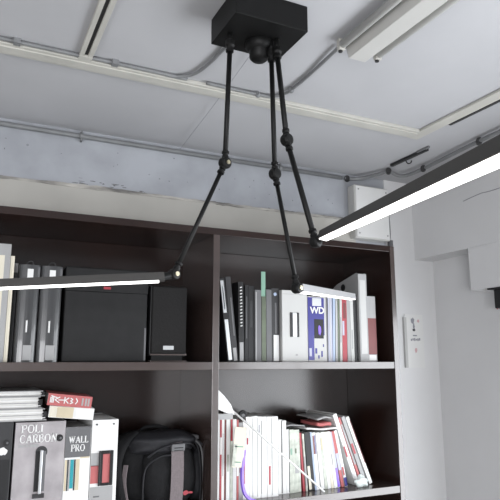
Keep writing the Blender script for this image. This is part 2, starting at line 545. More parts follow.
# dark bracket under the boxed trim at the right edge
br = thing('blind_bracket', 'black bracket hanging under the boxed trim at the right edge', 'bracket', (1.982, 1.722, 1.895))
new('plate', B(((-0.035, -0.05, -0.006), (0.05, 0.035, 0))), 'blackm', br)
new('arm', B(((-0.022, -0.045, -0.085), (0.022, 0.015, -0.006))), 'blackm', br, bevel=0.004)
new('cord', T(smooth_path([(-0.01, 0.012, -0.02), (-0.012, 0.017, -0.06), (-0.01, 0.012, -0.088)], 4), 0.003, 8), 'pinkred', br)
pl = new('cover_strip', B(((-0.030, -0.2, -0.004), (-0.020, 0.06, 0.0))), 'enamel', br)

# ------------------------------------------------------------------ note sheet on wall
nt = thing('notice_sheet', 'white paper notice with ink drawing pinned to the wall right of bookcase', 'notice', (1.925, YB - 0.006, 1.70))
new('sheet', B(((-0.055, -0.004, -0.135), (0.055, -0.0005, 0.115))), 'white', nt)
new('folded_edge', B(((-0.066, -0.012, -0.135), (-0.052, -0.002, 0.100))), 'offwhite', nt)


def blob(cx, cz, rx, rz, y=-0.0048, n=14, seed=0):
    rr = random.Random(seed)
    bm = bmesh.new()
    vs = [bm.verts.new((cx + rx * math.cos(2 * math.pi * k / n) * rr.uniform(.7, 1.1), y, cz + rz * math.sin(2 * math.pi * k / n) * rr.uniform(.7, 1.1))) for k in range(n)]
    f = bm.faces.new(vs)
    r = bmesh.ops.extrude_face_region(bm, geom=[f])
    for v in r['geom']:
        if isinstance(v, bmesh.types.BMVert):
            v.co.y += 0.0008
    return bm


new('ink_drawing', blob(-0.008, 0.085, 0.012, 0.016, seed=1), 'inkg', nt)
new('ink_drawing', blob(-0.002, 0.060, 0.006, 0.016, seed=2), 'inkg', nt)
new('ink_drawing', blob(-0.002, 0.042, 0.009, 0.008, seed=3), 'ink', nt)
new('ink_drawing', blob(0.026, 0.085, 0.008, 0.008, seed=4), 'rose', nt)
new('ink_drawing', blob(0.004, -0.055, 0.008, 0.013, seed=5), 'rose', nt)
new('written_line', B(((-0.010, -0.005, 0.012), (0.014, -0.004, 0.018))), 'inkg', nt)
for i in range(6):
    new('written_line', B(((-0.024 + i * 0.010, -0.005, -0.010 + (i % 2) * 0.002), (-0.017 + i * 0.010, -0.004, 0.000 + (i % 3) * 0.002))), 'inkg', nt)

# ------------------------------------------------------------------ tube light fitting
fl = thing('tube_light_fitting', 'unlit white fluorescent fitting with two bare tubes on the ceiling', 'ceiling light', (0.926, 1.232, ZC))
LEN = 1.22
new('body', prism([(-0.040, 0), (0.040, 0), (0.028, -0.042), (-0.028, -0.042)], -LEN, 0), 'enamel', fl, bevel=0.002)
new('reflector', prism([(-0.052, -0.004), (-0.040, -0.001), (0.040, -0.001), (0.052, -0.004), (0.040, -0.008), (-0.040, -0.008)], -LEN, -0.004), 'enamel', fl)
for s in (-1, 1):
    xt = s * 0.062
    new('tube', T([(xt, -LEN + 0.03, -0.019), (xt, -0.022, -0.019)], 0.0115, 18), 'tube', fl, smooth=True)
    for yy in (-0.014, -LEN + 0.02):
        h = new('tube_holder', B(((xt - 0.010, yy - 0.007, -0.033), (xt + 0.011, yy + 0.008, 0))), 'holder', fl, bevel=0.003)
        new('contact', T([(xt, yy + 0.003, -0.037), (xt, yy + 0.003, -0.03)], 0.006, 10), 'blackm', h)
        new('bracket', B(((min(s * 0.03, xt), yy - 0.005, -0.012), (max(s * 0.03, xt), yy + 0.005, -0.002))), 'holder', fl)

# ------------------------------------------------------------------ the black ceiling lamp
lamp = thing('ceiling_lamp', 'black ceiling lamp with square canopy, three jointed arms and slim lit bars', 'lamp', (0.605, 1.207, ZC))
O = V(lamp.location)
L = lambda p: V(p) - O
new('canopy', B(((0.507 - O.x, 1.128 - O.y, -0.070), (0.703 - O.x, 1.286 - O.y, 0))), 'black', lamp, bevel=0.002)
hub = bmesh.new()
lathe_on(hub, L((0.617, 1.228, 2.401)), (0, 0, -1), [(0, 0.036), (0.012, 0.036), (0.020, 0.032), (0.024, 0.026), (0.042, 0.025), (0.049, 0.018), (0.051, 0.001)], 28)
new('hub', hub, 'black', lamp, smooth=True, bevel=0.0005)


def joint(p, a, b, screw=None, r=0.0145):
    """ball joint at p with collars pointing along a (up arm) and b (down arm)"""
    p = L(p)
    bm = bmesh.new()
    side = V((0.35, -0.9, 0)).normalized()
    lathe_on(bm, p - side * 0.011, side, [(0, 0.006), (0.001, r * 0.85), (0.005, r), (0.017, r), (0.021, r * 0.85), (0.022, 0.006)], 20)
    j = new('joint', bm, 'black', lamp, smooth=False)
    for d in (a, b):
        if d is None:
            continue
        d = V(d).normalized()
        c = bmesh.new()
        lathe_on(c, p + d * 0.008, d, [(0, 0.008), (0.010, 0.008), (0.011, 0.0055), (0.015, 0.0055), (0.016, 0.0088), (0.021, 0.0088), (0.022, 0.0055)], 16)
        new('collar', c, 'black', j)
    if screw:
        s = new('screw', T([p + side * 0.010, p + side * 0.0135], 0.0052, 14), 'brass', j)
    return j


def arm(pts, screws, bar, lit_dir, r1=0.0062, r2=0.0052, finish='alu'):
    """pts: top, elbow, end; bar: start, end of the light bar"""
    t, e, w_ = [V(p) for p in pts]
    # swivel at the canopy
    bm = bmesh.new()
    d = (e - t).normalized()
    lathe_on(bm, L(t) - d * 0.012 + V((0, 0, 0.0)), d, [(0, 0.008), (0.003, 0.012), (0.016, 0.012), (0.020, 0.008), (0.026, 0.007), (0.027, 0.010), (0.033, 0.010), (0.034, 0.006)], 18)
    new('swivel', bm, 'black', lamp)
    new('stem', T([L(t), L((t.x, t.y, 2.402))], 0.0065, 12), 'black', lamp, smooth=True)
    new('arm_rod', T([L(t), L(e)], r1, 14), 'black', lamp, smooth=True)
    new('arm_rod', T([L(e), L(w_)], r2, 14), 'black', lamp, smooth=True)
    joint(e, t - e, w_ - e, screws[0])
    joint(w_, e - w_, None, screws[1], r=0.0125)
    # light bar
    a, b = V(bar[0]), V(bar[1])
    ax = (b - a).normalized()
    n = V(lit_dir)
    n = (n - ax * n.dot(ax)).normalized()
    s = ax.cross(n)
    h = 0.0095

    def slab(p, q, n0, n1, hs):
        bm = bmesh.new()
        vs = []
        for c in (p, q):
            for x, y in ((-hs, n0), (hs, n0), (hs, n1), (-hs, n1)):
                vs.append(bm.verts.new(L(c + s * x + n * y)))
        for f in ((0, 1, 2, 3), (7, 6, 5, 4), (0, 4, 5, 1), (1, 5, 6, 2), (2, 6, 7, 3), (3, 7, 4, 0)):
            bm.faces.new([vs[i] for i in f])
        return bm
    hsng = new('light_bar', slab(a, b, -h, h - 0.001, h), finish, lamp, bevel=0.0012)
    new('diffuser', slab(a + ax * 0.012, b - ax * 0.006, h - 0.0008, h + 0.0012, h * 0.86), 'led', hsng)
    new('end_cap', slab(b, b + ax * 0.003, -h, h, h), 'black', hsng)
    neck = new('bar_neck', T([L(w_), L(a + ax * 0.004)], 0.0085, 12), 'black', lamp)
    return hsng


CAM = V((0, 0, 1.6))
arm([(0.532, 1.22, 2.372), (0.521, 1.22, 2.061), (0.401, 1.22, 1.786)], (True, True),
    [(0.378, 1.215, 1.778), (-0.02, 1.34, 1.751)], (0, -0.13, -0.99))
arm([(0.640, 1.205, 2.365), (0.645, 1.2, 2.046), (0.673, 1.15, 1.762)], (False, True),
    [(0.690, 1.165, 1.7645), (1.150, 1.598, 1.808)], (-0.30, -0.35, -0.88), finish='alul')  # paler housing: light reflected off this bar is put into its colour
b3 = arm([(0.648, 1.190, 2.365), (0.634, 1.12, 2.103), (0.650, 1.03, 1.846)], (False, False),
         [(0.655, 1.010, 1.856), (0.393, 0.314, 1.7745)], (-0.24, 0.02, -0.96), 0.0066, 0.0062)

# ------------------------------------------------------------------ bookcase
XC0, XC1 = -0.025, 1.541
YF, YK = 1.85, 2.185
ZT = 2.056
bk = thing('bookcase', 'tall dark walnut bookcase with open shelves against the back wall', 'bookcase', ((XC0 + XC1) / 2, YF, 0))
BO = V(bk.location)


def bpart(name, a, b, m, bev=0.0012, parent=None):
    return new(name, B((tuple(V(a) - BO), tuple(V(b) - BO))), m, parent or bk, bevel=bev)


bpart('side_panel', (XC0, YF, 0), (XC0 + 0.022, YK, ZT), 'wood')
bpart('side_panel', (XC1 - 0.022, YF, 0), (XC1, YK, ZT), 'wood')
bpart('top_panel', (XC0 + 0.022, YF, ZT - 0.024), (XC1 - 0.022, YK, ZT), 'wood')
bpart('divider', (0.750, YF, 0.06), (0.774, YK - 0.01, ZT - 0.024), 'woodh')  # paler walnut carries the window light falling on the divider
bpart('edge_sheen', (XC1 - 0.0215, YF - 0.0012, 0.001), (XC1 - 0.0005, YF + 0.0002, ZT - 0.001), 'woodh', 0.0003)  # added strip, paler and glossier, for the window's reflection on the panel edge
bpart('back_panel', (XC0 + 0.022, YK - 0.01, 0.06), (XC1 - 0.022, YK, ZT - 0.024), 'wood')
for zt in (1.594, 1.135, 0.66):
    bpart('shelf', (XC0 + 0.022, YF + 0.001, zt - 0.026), (0.750, YK - 0.01, zt), 'woodh')
    bpart('shelf', (0.774, YF + 0.001, zt - 0.026), (XC1 - 0.022, YK - 0.01, zt), 'woodh')
bpart('plinth', (XC0 + 0.022, YF + 0.02, 0), (XC1 - 0.022, YF + 0.04, 0.08), 'wood')
for x0, x1, hx in ((XC0 + 0.024, 0.748, 0.70), (0.776, XC1 - 0.024, 0.82)):
    dd = bpart('door', (x0, YF + 0.002, 0.09), (x1, YF + 0.020, 0.632), 'wood')
    bpart('door_handle', (hx - 0.006, YF - 0.018, 0.42), (hx + 0.006, YF + 0.002, 0.54), 'alu', parent=dd)
ZU, ZL = 1.594, 1.135


# ------------------------------------------------------------------ books, magazines, boxes
def book(x0, x1, z0, ztop, label, cover='white', marks=(), depth=0.21, yf=1.90, lean=0.0, name='magazine', cat='magazine', group=None, page='pagev', yaw=0.0, thick=0.0012):
    """upright volume, spine towards the room.  marks: (name, z-from-bottom a, b as 0..1, material[, x0, x1 as 0..1])"""
    wd = x1 - x0
    h = ztop - z0
    if lean:
        h = h / math.cos(lean)
    t = thing(name, label, cat, (x0, yf, z0), (0, lean, yaw), group)
    bm = bmesh.new()
    box(bm, (0, 0, 0), (wd, 0.0016, h))
    box(bm, (0, 0.0016, 0), (thick, depth, h))
    box(bm, (wd - thick, 0.0016, 0), (wd, depth, h))
    new('cover', bm, cover, t)
    if wd > 2.4 * thick:
        new('pages', B(((thick, 0.0016, 0.002), (wd - thick, depth - 0.003, h - 0.003))), page, t)
    for mk in marks:
        nm, a, b, m = mk[:4]
        u, v = (mk[4], mk[5]) if len(mk) > 4 else (0.0, 1.0)
        new(nm, B(((wd * u, -0.0006, h * a), (wd * v, 0.0004, h * b))), m, t)
    return t


def rad(d):
    return math.radians(d)


# ---- upper left compartment
book(0.060, 0.1015, ZU, 1.947, 'tall grey folder at the far left of the top shelf', 'lgrey', [('spine_panel', .1, .9, 'creamc', .1, .6)], depth=0.22, yf=1.885, name='folder', cat='folder')
book(0.1025, 0.1135, ZU, 1.912, 'cream cardboard folder beside the dark ring binders', 'creamc', [('spine_crease', .02, .98, 'creamc', .45, .55)], depth=0.22, yf=1.89, name='folder', cat='folder')
book(0.1155, 0.1275, ZU, 1.898, 'thin dark folder with pale top between cream folder and binder', 'dgrey', [('index_label', .90, .995, 'lgrey')], depth=0.20, yf=1.93, name='folder', cat='folder')


def ring_binder(x0, x1, label):
    wd, h = x1 - x0, 0.294
    t = thing('ring_binder', label, 'binder', (x0, 1.895, ZU), group=None)
    # curved spine
    bm = bmesh.new()
    n = 12
    prof = []
    for k in range(n + 1):
        a_ = math.pi * k / n
        prof.append((wd / 2 - wd / 2 * math.cos(a_), -0.012 * math.sin(a_)))
    prof += [(wd, 0.23), (wd - 0.003, 0.23), (wd - 0.003, 0.004), (0.003, 0.004), (0.003, 0.23), (0, 0.23)]
    lo = [bm.verts.new((x, y, 0)) for x, y in prof]
    hi = [bm.verts.new((x, y, h)) for x, y in prof]
    m_ = len(prof)
    bm.faces.new(lo)
    bm.faces.new(hi[::-1])
    for i in range(m_):
        bm.faces.new((lo[i], hi[i], hi[(i + 1) % m_], lo[(i + 1) % m_]))
    new('cover', bm, 'clear', t)
    new('pages', B(((0.005, 0.008, 0.003), (wd - 0.005, 0.215, h - 0.012))), 'lgrey', t)
    new('spine_label', B(((wd * .38, -0.0132, h * .82), (wd * .66, -0.0105, h * .955))), 'white', t)
    new('spine_label', B(((wd * .40, -0.0132, 0.006), (wd * .80, -0.0098, 0.050))), 'lgrey', t)
    new('label_mark', T([(wd * .5, -0.0125, h * .30), (wd * .5, -0.0125, h * .42)], 0.0026, 8), 'white', t)
    bm = bmesh.new()
    tube(bm, smooth_path([(wd * .3, 0.01, h - 0.003), (wd * .4, 0.006, h + 0.010), (wd * .6, 0.006, h + 0.012), (wd * .7, 0.01, h - 0.003)], 5), 0.002, 8)
    new('ring', bm, 'blackm', t, smooth=True)
    bm = bmesh.new()
    box(bm, (wd * .72, -0.0075, h * .86), (wd * .98, -0.001, h * .98))
    new('corner_cap', bm, 'mgrey', t)
    return t


ring_binder(0.129, 0.190, 'dark plastic ring binder with white label, nearer the cream folder')
ring_binder(0.1925, 0.2565, 'dark plastic ring binder with white label, nearer the large dark box')

t = thing('storage_box', 'large flat dark grey box with a tiny red mark on the top shelf', 'box', (0.269, 1.90, ZU))
new('base', B(((0, 0.004, 0), (0.266, 0.24, 0.225))), 'boxgrey', t, bevel=0.003)
new('lid', B(((-0.002, 0, 0.222), (0.268, 0.244, 0.300))), 'boxgrey', t, bevel=0.004)
new('front_sheet', B(((0.002, -0.0008, 0.002), (0.264, 0.004, 0.221))), 'boxgrey', t)
new('red_label', B(((0.119, -0.0012, 0.232), (0.142, 0.001, 0.240))), 'red', t)
new('edge_strip', B(((0.258, -0.001, 0.004), (0.264, 0.005, 0.11))), 'mgrey', t)

t = thing('loudspeaker', 'small black bookshelf speaker with silver badge beside the divider', 'speaker', (0.546, 1.89, ZU))
new('cabinet', B(((0, 0.012, 0.020), (0.127, 0.17, 0.253))), 'blackc', t, bevel=0.003)
new('grille', B(((0.003, 0, 0.028), (0.124, 0.012, 0.250))), 'speaker', t, bevel=0.004, segs=3)
new('badge', B(((0.044, -0.0015, 0.040), (0.080, 0.0005, 0.053))), 'silver', t, bevel=0.0006)
new('base_plate', B(((0.0, -0.002, 0), (0.127, 0.17, 0.005))), 'woodh', t, bevel=0.001)
new('foot', B(((0.010, 0.02, 0.005), (0.117, 0.15, 0.020))), 'black', t)
new('trim_line', B(((0.001, 0.0, 0.0215), (0.126, 0.010, 0.0265))), 'woodh', t)

# ---- upper right compartment
dn = rad(-6)
book(0.8275, 0.8475, ZU, 1.886, 'black book with silver spine leaning nearest the divider', 'blackc', [('spine_print', .02, .50, 'silver', .15, .8), ('spine_print', .58, .97, 'silver', .1, .7), ('spine_text', .62, .90, 'mgrey', .3, .5)], depth=0.2, yf=1.895, lean=rad(-7), name='book', cat='book', page='lgrey')
book(0.8490, 0.8690, ZU, 1.893, 'thin black book leaning second from the divider', 'dgrey', [('spine_label', .01, .16, 'lgrey', .2, .8), ('spine_print', .3, .75, 'mgrey', .55, .8)], depth=0.2, yf=1.90, lean=rad(-6.2), name='book', cat='book', page='lgrey')
t = book(0.8720, 0.8925, ZU, 1.878, 'spiral bound black catalogue with white dots down its spine', 'blackc', [('spine_label', .01, .24, 'lgrey', .15, .85)], depth=0.2, yf=1.90, lean=rad(-1.0), name='spiral_catalogue', cat='catalogue', page='lgrey')
for i in range(13):
    new('spiral_ring', T([(0.006, -0.0016, 0.125 + i * 0.0115), (0.0135, -0.0016, 0.127 + i * 0.0115)], 0.0021, 8), 'white', t)
book(0.8945, 0.9075, ZU, 1.868, 'slim black book beside the spiral catalogue', 'blackc', [('spine_text', .30, .85, 'mgrey', .4, .6)], depth=0.2, yf=1.90, name='book', cat='book', page='mgrey')
book(0.9085, 0.9305, ZU, 1.866, 'plain black book next to the grey folder', 'blackc', [('spine_text', .45, .8, 'dgrey', .3, .7)], depth=0.2, yf=1.90, name='book', cat='book', page='mgrey')
t = thing('folder', 'mid grey folder holding a taller mint green sheet', 'folder', (0.932, 1.895, ZU))
new('cover', B(((0, 0, 0), (0.026, 0.22, 0.258)), ((0.026, 0.006, 0), (0.046, 0.22, 0.257)), ((0.046, 0, 0), (0.068, 0.22, 0.262))), 'mgrey', t, bevel=0.001)
new('spine_edge', B(((0.002, -0.001, 0.004), (0.007, 0.001, 0.250))), 'lgrey', t)
new('green_sheet', B(((0.0275, 0.003, 0.10), (0.0445, 0.0055, 0.327))), 'green', t)
new('olive_panel', B(((0.0275, -0.0004, 0.004), (0.0445, 0.0052, 0.235))), 'olive', t)
t = book(1.002, 1.034, ZU, 1.862, 'dark grey book with a blue dot and white lower spine', 'dgrey', [('white_panel', .01, .36, 'white', .25, .95), ('spine_text', .38, .80, 'mgrey', .45, .65)], depth=0.2, yf=1.90, name='book', cat='book', page='mgrey')
new('blue_dot', T([(0.0155, -0.001, 0.246), (0.0155, 0.001, 0.246)], 0.0065, 16), 'lblue', t)


def file_box(name, x0, x1, z0, ztop, label, m, yf=1.885, depth=0.24, cat='box file', slot=None, hole=None, wall=0.0025):
    """card magazine box: open-topped carton with its own front"""
    t = thing(name, label, cat, (x0, yf, z0))
    wd, h = x1 - x0, ztop - z0
    new('carton', B(((0, 0, 0), (wd, wall, h)), ((0, wall, 0), (wall, depth, h)), ((wd - wall, wall, 0), (wd, depth, h)),
                    ((wall, depth - wall, 0), (wd - wall, depth, h)), ((wall, wall, 0), (wd - wall, depth - wall, wall)),
                    ((wall, wall, h - wall - 0.002), (wd - wall, depth - wall, h - 0.002))), m, t, bevel=0.0012)
    if slot:
        u, v, a, b = slot
        f = new('finger_slot', B(((wd * u, -0.0012, h * a), (wd * v, 0.0005, h * b))), 'blackc', t, bevel=0.0008)
        mid = (wd * u + wd * v) / 2
        wv = wd * (v - u)
        new('slot_trim', B(((mid - wv * .10, -0.006, h * a + 0.006), (mid + wv * .22, -0.001, h * b - 0.006))), 'silver', f, bevel=0.001)
    if hole:
        u, a, r = hole
        hh = new('finger_hole', T([(wd * u, -0.0014, h * a), (wd * u, 0.0004, h * a)], r, 20), 'blackc', t)
        new('hole_rim', T([(wd * u + r * .3, -0.002, h * a - r * .1), (wd * u + r * .3, -0.0012, h * a - r * .1)], r * .35, 12), 'mgrey', hh)
    return t


t = file_box('file_box', 1.038, 1.146, ZU, 1.856, 'white box file with a slotted handle on the top shelf', 'offwhite')
for u in (0.033, 0.061):
    s_ = new('slot_bar', B(((u, -0.003, 0.090), (u + 0.010, 0.0005, 0.180))), 'dgrey', t, bevel=0.001)
new('label_holder', B(((0.043, -0.004, 0.092), (0.061, 0.0005, 0.178))), 'silver', t, bevel=0.001)
new('small_mark', B(((0.056, -0.0008, 0.022), (0.064, 0.0004, 0.028))), 'lgrey', t)
new('flap_line', B(((0.004, -0.0006, 0.247), (0.104, 0.0004, 0.2485))), 'lgrey', t)

t = file_box('product_box', 1.148, 1.229, ZU, 1.838, 'blue and white carton with large white letters under the lit bar', 'offwhite', cat='box')
wd = 0.081
new('blue_side', B(((0, -0.0006, 0.006), (0.026, 0.0004, 0.240))), 'blue', t)
new('blue_front', B(((0.026, -0.0006, 0.098), (0.072, 0.0004, 0.240))), 'blue', t)
new('silver_panel', B(((0.020, -0.0010, 0.208), (0.060, 0.0000, 0.238))), 'silver', t)
lettering('lettering', 'WD', 0.034, (0.010, -0.0018, 0.180), t, 'white', bold=0.0010, sx=1.02)
new('picture_panel', B(((0.027, -0.0012, 0.086), (0.068, 0.0, 0.158))), 'blackc', t)
new('picture_glow', blob(0.050, 0.118, 0.008, 0.020, y=-0.0020, seed=8), 'purple', t)
for i, (x, z, w_, h_) in enumerate(((0.030, 0.030, 0.008, 0.020), (0.042, 0.012, 0.006, 0.012), (0.056, 0.018, 0.006, 0.022), (0.064, 0.055, 0.004, 0.01), (0.004, 0.02, 0.010, 0.03))):
    new('small_mark', B(((x, -0.0010, z), (x + w_, 0.0, z + h_))), 'blue' if i != 4 else 'lav', t)

g = None
spec = [
    (1.232, 1.244, 1.842, 'mgrey', 'thin grey booklet touching the blue and white carton', (), 0),
    (1.2455, 1.264, 1.846, 'lav', 'pale lavender booklet, broader, second after the blue carton', (('fold', .02, .98, 'offwhite', .4, .6),), 1.5),
    (1.2655, 1.276, 1.840, 'lblue', 'thin pale blue booklet leaning slightly on the top shelf', (), 3.0),
    (1.2780, 1.288, 1.838, 'lgrey', 'thin light grey booklet left of the dark green one', (('fold', .05, .95, 'offwhite', .1, .5),), 3.0),
    (1.2890, 1.297, 1.836, 'olive', 'thin dark green booklet left of the red magazine', (), 2.0),
    (1.2990, 1.309, 1.838, 'offwhite', 'thin white booklet touching the red magazine', (('spine_text', .3, .7, 'inkg', .3, .6),), 2.0),
    (1.3100, 1.332, 1.846, 'red', 'red magazine with white patch on the top shelf', (('white_patch', .40, .62, 'lav', .05, .45), ('dark_text', .66, .9, 'dred', .3, .8)), 1.5),
    (1.3340, 1.350, 1.844, 'lgrey', 'light grey booklet right of the red magazine', (), 0.5),
    (1.3515, 1.366, 1.840, 'offwhite', 'white booklet between grey booklet and black gap', (('spine_text', .2, .5, 'lgrey', .3, .6),), 0),
    (1.3675, 1.384, 1.858, 'dgrey', 'added dark slab filling the shaded gap by the tall grey magazine file', (), 0),  # dark slab stands in for the shade of an open gap
]
for x0, x1, zt, c, lb, mk, ln in spec:
    book(x0, x1, ZU, zt, lb, c, mk, lean=rad(ln) * 0.5, depth=0.2, yf=1.90, name='booklet', cat='booklet')

# tall magazine file with sloping side and hole
t = thing('magazine_file', 'tall pale grey magazine file with sloped side and dark hole', 'magazine file', (1.386, 1.888, ZU))
prof = [(0.0, 0.0), (0.0, 0.345), (0.012, 0.350), (0.15, 0.318), (0.25, 0.27), (0.25, 0.0)]
bm = bmesh.new()
for xa, xb in ((0, 0.002), (0.038, 0.040)):
    a = [bm.verts.new((xa, y, z)) for y, z in prof]
    b = [bm.verts.new((xb, y, z)) for y, z in prof]
    bm.faces.new(a)
    bm.faces.new(b[::-1])
    for i in range(len(prof)):
        bm.faces.new((a[i], b[i], b[(i + 1) % 6], a[(i + 1) % 6]))
box(bm, (0.002, 0, 0), (0.038, 0.002, 0.345))
box(bm, (0.002, 0.248, 0), (0.038, 0.25, 0.27))
box(bm, (0.002, 0.002, 0), (0.038, 0.248, 0.002))
new('case', bm, 'lgrey', t)
new('side_hole', T([(-0.0006, 0.105, 0.300), (0.0004, 0.105, 0.300)], 0.015, 18), 'blackc', t)
new('papers', B(((0.004, 0.012, 0.002), (0.036, 0.24, 0.262))), 'pagev', t)
new('spine_label', B(((0.006, -0.0006, 0.03), (0.034, 0.0004, 0.32))), 'offwhite', t)

t = book(1.4285, 1.471, ZU, 1.852, 'box file with red lower half at the right end of the shelf', 'lgrey', [('red_panel', .11, .66, 'dred'), ('white_strip', .02, .10, 'white', .1, .9), ('spine_text', .70, .95, 'lgrey', .35, .45)], depth=0.2, yf=1.895, name='box_file', cat='box file')

# ---- lower left compartment
t = file_box('file_box', 0.028, 0.144, ZL, 1.424, 'dark grey file box with round hole at lower left corner', 'dgrey', hole=(.86, .80, 0.009), depth=0.25)
new('white_tag', blob(0.092, 0.207, 0.014, 0.012, y=-0.0012, seed=12), 'white', t)
new('face_patch', B(((0.003, -0.0006, 0.004), (0.112, 0.0004, 0.185))), 'blackc', t)

t = file_box('file_box', 0.150, 0.2915, ZL, 1.4205, 'pale grey marbled file box titled POLI CARBON', 'marble', hole=(.885, .83, 0.010), depth=0.25)
sl = new('finger_slot', T([(0.076, 0.0004, 0.200), (0.076, -0.0014, 0.200)], 0.0165, 22), 'dgrey', t)
new('slot_channel', B(((0.060, -0.0016, 0.090), (0.072, -0.0002, 0.202))), 'blackc', t)
new('slot_lip', B(((0.072, -0.010, 0.084), (0.080, -0.0006, 0.206))), 'silver', t, bevel=0.002)
new('slot_channel', B(((0.080, -0.0016, 0.090), (0.089, -0.0002, 0.202))), 'mgrey', t)
new('slot_foot', B(((0.058, -0.004, 0.072), (0.090, -0.0002, 0.084))), 'dgrey', t)
new('lower_band', B(((0.006, -0.0010, 0.004), (0.136, 0.0002, 0.058))), 'mgrey', t)
serif_lettering('title_lettering', 'POLI', 0.0235, 0.016, -0.0014, 0.255, t, 'white', 0.062)
serif_lettering('title_lettering', 'CARBON', 0.0235, 0.013, -0.0014, 0.227, t, 'white', 0.106)
for x0, x1 in ((0.012, 0.028), (0.030, 0.038), (0.041, 0.066)):
    new('subtitle_line', B(((x0, -0.0012, 0.215), (x1, 0.0, 0.222))), 'lgrey', t)

t = file_box('file_box', 0.2925, 0.368, ZL, 1.396, 'grey and white file box titled WALL PRO with colour swatches', 'white', depth=0.25)
new('grey_top', B(((0.000, -0.0008, 0.178), (0.0745, 0.0004, 0.266))), 'mgrey', t)
serif_lettering('title_lettering', 'WALL', 0.0200, 0.010, -0.0016, 0.219, t, 'white', 0.058)
serif_lettering('title_lettering', 'PRO', 0.0200, 0.017, -0.0016, 0.195, t, 'white', 0.042)
for x0, x1, m_ in ((0.002, 0.008, 'beige'), (0.009, 0.013, 'dgrey'), (0.014, 0.017, 'lgrey'), (0.018, 0.028, 'teal'), (0.029, 0.033, 'dgrey'), (0.034, 0.045, 'beige')):
    new('swatch', B(((x0, -0.0008, 0.084 + (0.006 if m_ == 'teal' else 0)), (x1, 0.0004, 0.172))), m_, t)
new('yellow_line', B(((0.046, -0.0008, 0.174), (0.073, 0.0004, 0.178))), 'beige', t)

t = file_box('file_box', 0.370, 0.4505, ZL, 1.4185, 'white file box with faded red panel and framed black slot', 'white', depth=0.25)
new('grey_side', B(((0.001, -0.0006, 0.148), (0.024, 0.0004, 0.186))), 'lgrey', t)
new('red_panel', B(((0.001, -0.0006, 0.098), (0.024, 0.0004, 0.150))), 'pinkred', t)
f = new('slot_frame', B(((0.024, -0.006, 0.090), (0.030, 0.0, 0.192)), ((0.058, -0.006, 0.090), (0.068, 0.0, 0.192)),
                        ((0.030, -0.006, 0.090), (0.058, 0.0, 0.098)), ((0.030, -0.006, 0.182), (0.058, 0.0, 0.192))), 'blackc', t, bevel=0.002)
new('slot_panel', B(((0.0295, -0.0012, 0.0975), (0.0585, 0.0, 0.1825))), 'pinkred', t)
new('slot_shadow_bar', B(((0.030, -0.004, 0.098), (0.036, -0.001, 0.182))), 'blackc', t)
new('grey_base', B(((0.001, -0.0006, 0.004), (0.070, 0.0004, 0.088))), 'lgrey', t)
for x0, x1, z in ((0.012, 0.030, 0.058), (0.012, 0.038, 0.044)):
    new('printed_line', B(((x0, -0.0012, z), (x1, 0.0, z + 0.004))), 'mgrey', t)
for x in (0.014, 0.066):
    new('rivet', T([(x, -0.002, 0.270), (x, 0.0, 0.270)], 0.0028, 12), 'dgrey', t)

# albums lying flat on the boxes at left
zz = 1.4255
for i, (h_, xr, lb) in enumerate(((0.034, 0.233, 'thick white album lying flat, lowest of the stack at left'),
                                  (0.034, 0.219, 'grey-white album in the middle of the flat stack at left'),
                                  (0.016, 0.226, 'thin pale album on top of the flat stack at left'))):
    t = thing('album', lb, 'album', (-0.0, 1.872 + i * 0.006, zz))
    new('cover', B(((0, 0.0, 0), (xr, 0.24, 0.0025)), ((0, 0.0, h_ - 0.0025), (xr - 0.006, 0.24, h_)), ((0, 0.236, 0.0025), (xr, 0.24, h_ - 0.0025))), 'lgrey', t)
    new('pages', B(((0, 0.004, 0.0025), (xr - 0.012, 0.236, h_ - 0.0025))), 'paper', t)
    k = 0
    while 0.006 + k * 0.008 < h_ - 0.006:
        new('page_sheet', B(((0, 0.0015, 0.006 + k * 0.008), (xr - 0.004 - 0.006 * (k % 2), 0.02, 0.0085 + k * 0.008))), 'lgrey' if k % 2 else 'white', t)
        k += 1
    new('notch_shade', B(((xr - 0.010, -0.0004, h_ * .25), (xr, 0.006, h_ * .75))), 'blackc', t)  # black block stands in for shade in the notch past the pages
    zz += h_ + 0.0004

# two books lying on the boxes
t = thing('book', 'white and beige book lying flat under the red book', 'book', (0.236, 1.866, 1.4345), (0, rad(5.5), rad(-5)))
new('cover', B(((0, 0, 0), (0.130, 0.002, 0.033)), ((0, 0.002, 0), (0.130, 0.20, 0.0015)), ((0, 0.002, 0.0315), (0.130, 0.20, 0.033))), 'white', t)
new('pages', B(((0.002, 0.002, 0.0015), (0.128, 0.196, 0.0315))), 'paper', t)
new('beige_band', B(((0.022, -0.0006, 0.001), (0.070, 0.0004, 0.032))), 'beige', t)
new('cream_band', B(((0.002, -0.0006, 0.001), (0.021, 0.0004, 0.032))), 'creamc', t)
new('white_band', B(((0.076, -0.0010, 0.004), (0.126, 0.0004, 0.029))), 'white', t)
t = thing('book', 'faded red book with white lettering lying on top of the boxes', 'book', (0.230, 1.862, 1.4700), (0, rad(6.3), rad(-4)))
new('cover', B(((0, 0, 0), (0.128, 0.002, 0.034)), ((0, 0.002, 0), (0.128, 0.20, 0.0015)), ((0, 0.002, 0.0325), (0.128, 0.20, 0.034))), 'pinkred', t)
new('pages', B(((0.002, 0.002, 0.0015), (0.126, 0.196, 0.0325))), 'paper', t)
